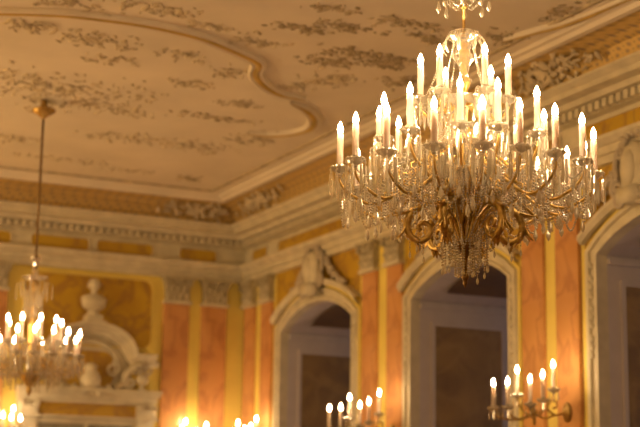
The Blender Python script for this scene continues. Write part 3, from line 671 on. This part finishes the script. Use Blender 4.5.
q = MB(); q.lathe([(.010, 3.10), (.022, 3.085), (.050, 3.065), (.056, 3.05), (.045, 3.04), (.026, 3.03), (.024, 3.005), (.014, 2.985), (.011, 2.95), (.010, 2.905), (.018, 2.895), (.022, 2.88), (.015, 2.865), (.010, 2.86), (.014, 2.848), (.006, 2.832), (.001, 2.822)], n=16); q.build('bottom_finial', 'bronze', ch, smooth=True)
CH_MAIN = ch
# --- the smaller far chandelier
LOC2 = (3.86, 14.25, 0)
ch, pans2 = chandelier('smaller crystal chandelier hanging far off at the left on a long rod', LOC2,
    [(.52, 3.34, [8, 36, 62, 86, 104, 124, 142, 162, 224, 240, 270, 300, 318, 340], .12, .02, 'gold_dark'), (.30, 3.48, [50, 82, 116, 150, 210, 270, 330], .10, .0, 'gold_dark')], FLAME_S)
q = MB(); q.lathe([(.012, 3.95), (.012, ZC - .10)], n=8); q.build('suspension_rod', 'bronze', ch, smooth=True)
q = MB(); q.lathe([(.03, ZC), (.035, ZC - .06), (.05, ZC - .08), (.115, ZC - .10), (.12, ZC - .12), (.06, ZC - .16), (.02, ZC - .19), (.012, ZC - .20)], n=16); q.build('ceiling_canopy', 'gold_dark', ch, smooth=True)
q = MB(); q.lathe([(.012, 4.10), (.03, 4.08), (.055, 4.07), (.05, 4.05), (.025, 4.02), (.018, 3.98), (.032, 3.95), (.032, 3.92), (.02, 3.88), (.012, 3.86)], n=14, flute=.06); q.build('glass_vase', 'vase_glass', ch)
q = MB(); q.lathe([(.012, 3.86), (.03, 3.84), (.05, 3.80), (.02, 3.76), (.015, 3.60), (.02, 3.45), (.045, 3.38), (.03, 3.28), (.03, 3.15), (.06, 3.08), (.03, 3.0), (.02, 2.95), (.09, 2.94), (.10, 2.89), (.05, 2.84), (.02, 2.79), (.03, 2.76), (.003, 2.70)], n=14); q.build('gilt_stem', 'gold_dark', ch, smooth=True)
q = MB(); q.lathe([(.02, 3.84), (.08, 3.845), (.13, 3.87), (.132, 3.875), (.08, 3.852), (.02, 3.85)], n=18); q.build('crown_dish', 'vase_glass', ch)
for k in range(12):
    a_ = 2 * PI * k / 12; x, y = (.13 + .05 * (k % 2)) * math.cos(a_), (.13 + .05 * (k % 2)) * math.sin(a_); link('crown_prism', PRISM, ch, (x, y, 3.86 - .05 * (k % 2)))
    link('crown_prism', PRISM, ch, (x * .45, y * .45, 3.74))
st = MB()
for i in range(14):
    p = pans2[i][0]; q_ = pans2[(i + 1) % 14][0]; strand(swag(p + Vector((0, 0, -.03)), q_ + Vector((0, 0, -.03)), .06), ch, .008, .019)
    d_ = Vector((p.x, p.y, 0)).normalized(); strand(swag(p + Vector((0, 0, -.06)), d_ * .07 + Vector((0, 0, 2.92)), .05), ch, .008, .019)
    strand(smooth_path([d_ * .16 + Vector((0, 0, 3.80)), d_ * .09 + Vector((0, 0, 3.62)), d_ * .12 + Vector((0, 0, 3.45))], 4), ch, .007, .018)
for k in range(110):
    a_ = R.uniform(0, 2 * PI); r0 = R.uniform(.06, .44); z0 = 3.12 - r0 * .1 - R.uniform(0, .12); x, y = r0 * math.cos(a_), r0 * math.sin(a_)
    bead_path(st, [(x, y, z0), (x, y, z0 - R.uniform(.12, .30) * (1.2 - 1.4 * r0))], .011, .024)
st.build('bead_chains', 'crystal', ch, kind='stuff')

# ---------------------------------------------------------------- candle sconces
def sconce(label, fn, base):
    t = thing('candle_sconce', label, 'wall lamp', base, group='gilt wall sconces with lit candles')
    # local: d away from the wall, s sideways, z up (relative to the plate)
    V = lambda d, s, z: Vector(fn(d, s, z))
    q = MB(); rings = []
    for r, d in ((.075, 0), (.078, .012), (.06, .03), (.03, .04), (.018, .06)): rings.append([V(d, r * .8 * math.cos(2 * PI * j / 16), r * 1.15 * math.sin(2 * PI * j / 16)) for j in range(16)])
    q.quad_strip(rings, cap=True); q.build('wall_plate', 'gold_dark', t, smooth=True)
    q = MB(); q.tube(smooth_path([V(.03, 0, 0), V(.14, 0, -.03), V(.22, 0, .03), V(.20, 0, .09), V(.13, 0, .09), V(.12, 0, .045), V(.16, 0, .03)], 6), .010, 7)
    q.tube(smooth_path([V(.14, 0, -.03), V(.26, 0, -.06), V(.36, 0, -.02), V(.42, 0, .02)], 6), .010, 7)
    q.build('scroll_arm', 'gold_dark', t, smooth=True)
    q = MB(); o = V(.36, 0, 0); q.lathe([(.006, -.13), (.02, -.10), (.012, -.07), (.03, -.03), (.045, -.01), (.02, .02), (.015, .06)], tuple(o), 12); q.build('centre_stem', 'gold_dark', t, smooth=True)
    sp = [(.71, .10, .27), (.61, .03, .28), (.49, .06, .39), (.41, -.02, .31), (.38, -.17, .34), (.22, -.10, .44)]
    st = MB()
    for d, s, tip in sp:
        z = tip - CL - .069
        q = MB(); a0 = Vector((.36, 0, -.02)); a1 = Vector((d, s, z - .02)); md = (a0 + a1) / 2 + Vector((0, 0, -.07)); q.tube(smooth_path([V(*a0), V(*md), V(a1.x, a1.y, a1.z - .03), V(*a1)], 6), .007, 6); q.build('arm', 'gold_dark', t, smooth=True)
        P = V(d, s, z); c = link('candle', CANDLE, t, tuple(P)); link('flame_bulb', FLAME_S, c); link('drip_pan', PAN, t, tuple(P)); link('candle_socket', SOCK, t, tuple(P))
        for k in range(6):
            a_ = 2 * PI * k / 6; link('crystal_prism', PRISM, t, (P.x + .044 * math.cos(a_), P.y + .044 * math.sin(a_), P.z + .005), a_, .6)
        bead_path(st, swag(P + Vector((0, 0, -.02)), V(.36, 0, 0), .07), .007, .017)
    st.build('bead_chains', 'crystal', t, kind='stuff')
fr = lambda d, s, z: (-d, s, z)
fl = lambda d, s, z: (s * 1.35, -d * .68, z)
fr_short = lambda d, s, z: (-d * .68, s, z)
sconce('gilt six-candle sconce on the pilaster between the middle and nearest windows', fr, (XW - .045, 10.90, 2.535))
sconce('gilt six-candle sconce between the farthest and middle windows', fr, (XW - .045, 14.09, 2.50))
sconce('gilt candle sconce on the window wall, next to the hall corner', fr_short, (XW - .045, 17.47, 2.40))
sconce('gilt candle sconce between the two end-wall pilasters', fl, (7.105, YB - .002, 2.38))
sconce('gilt candle sconce at the left edge, under the far chandelier', fl, (4.58, YB - .045, 2.48))
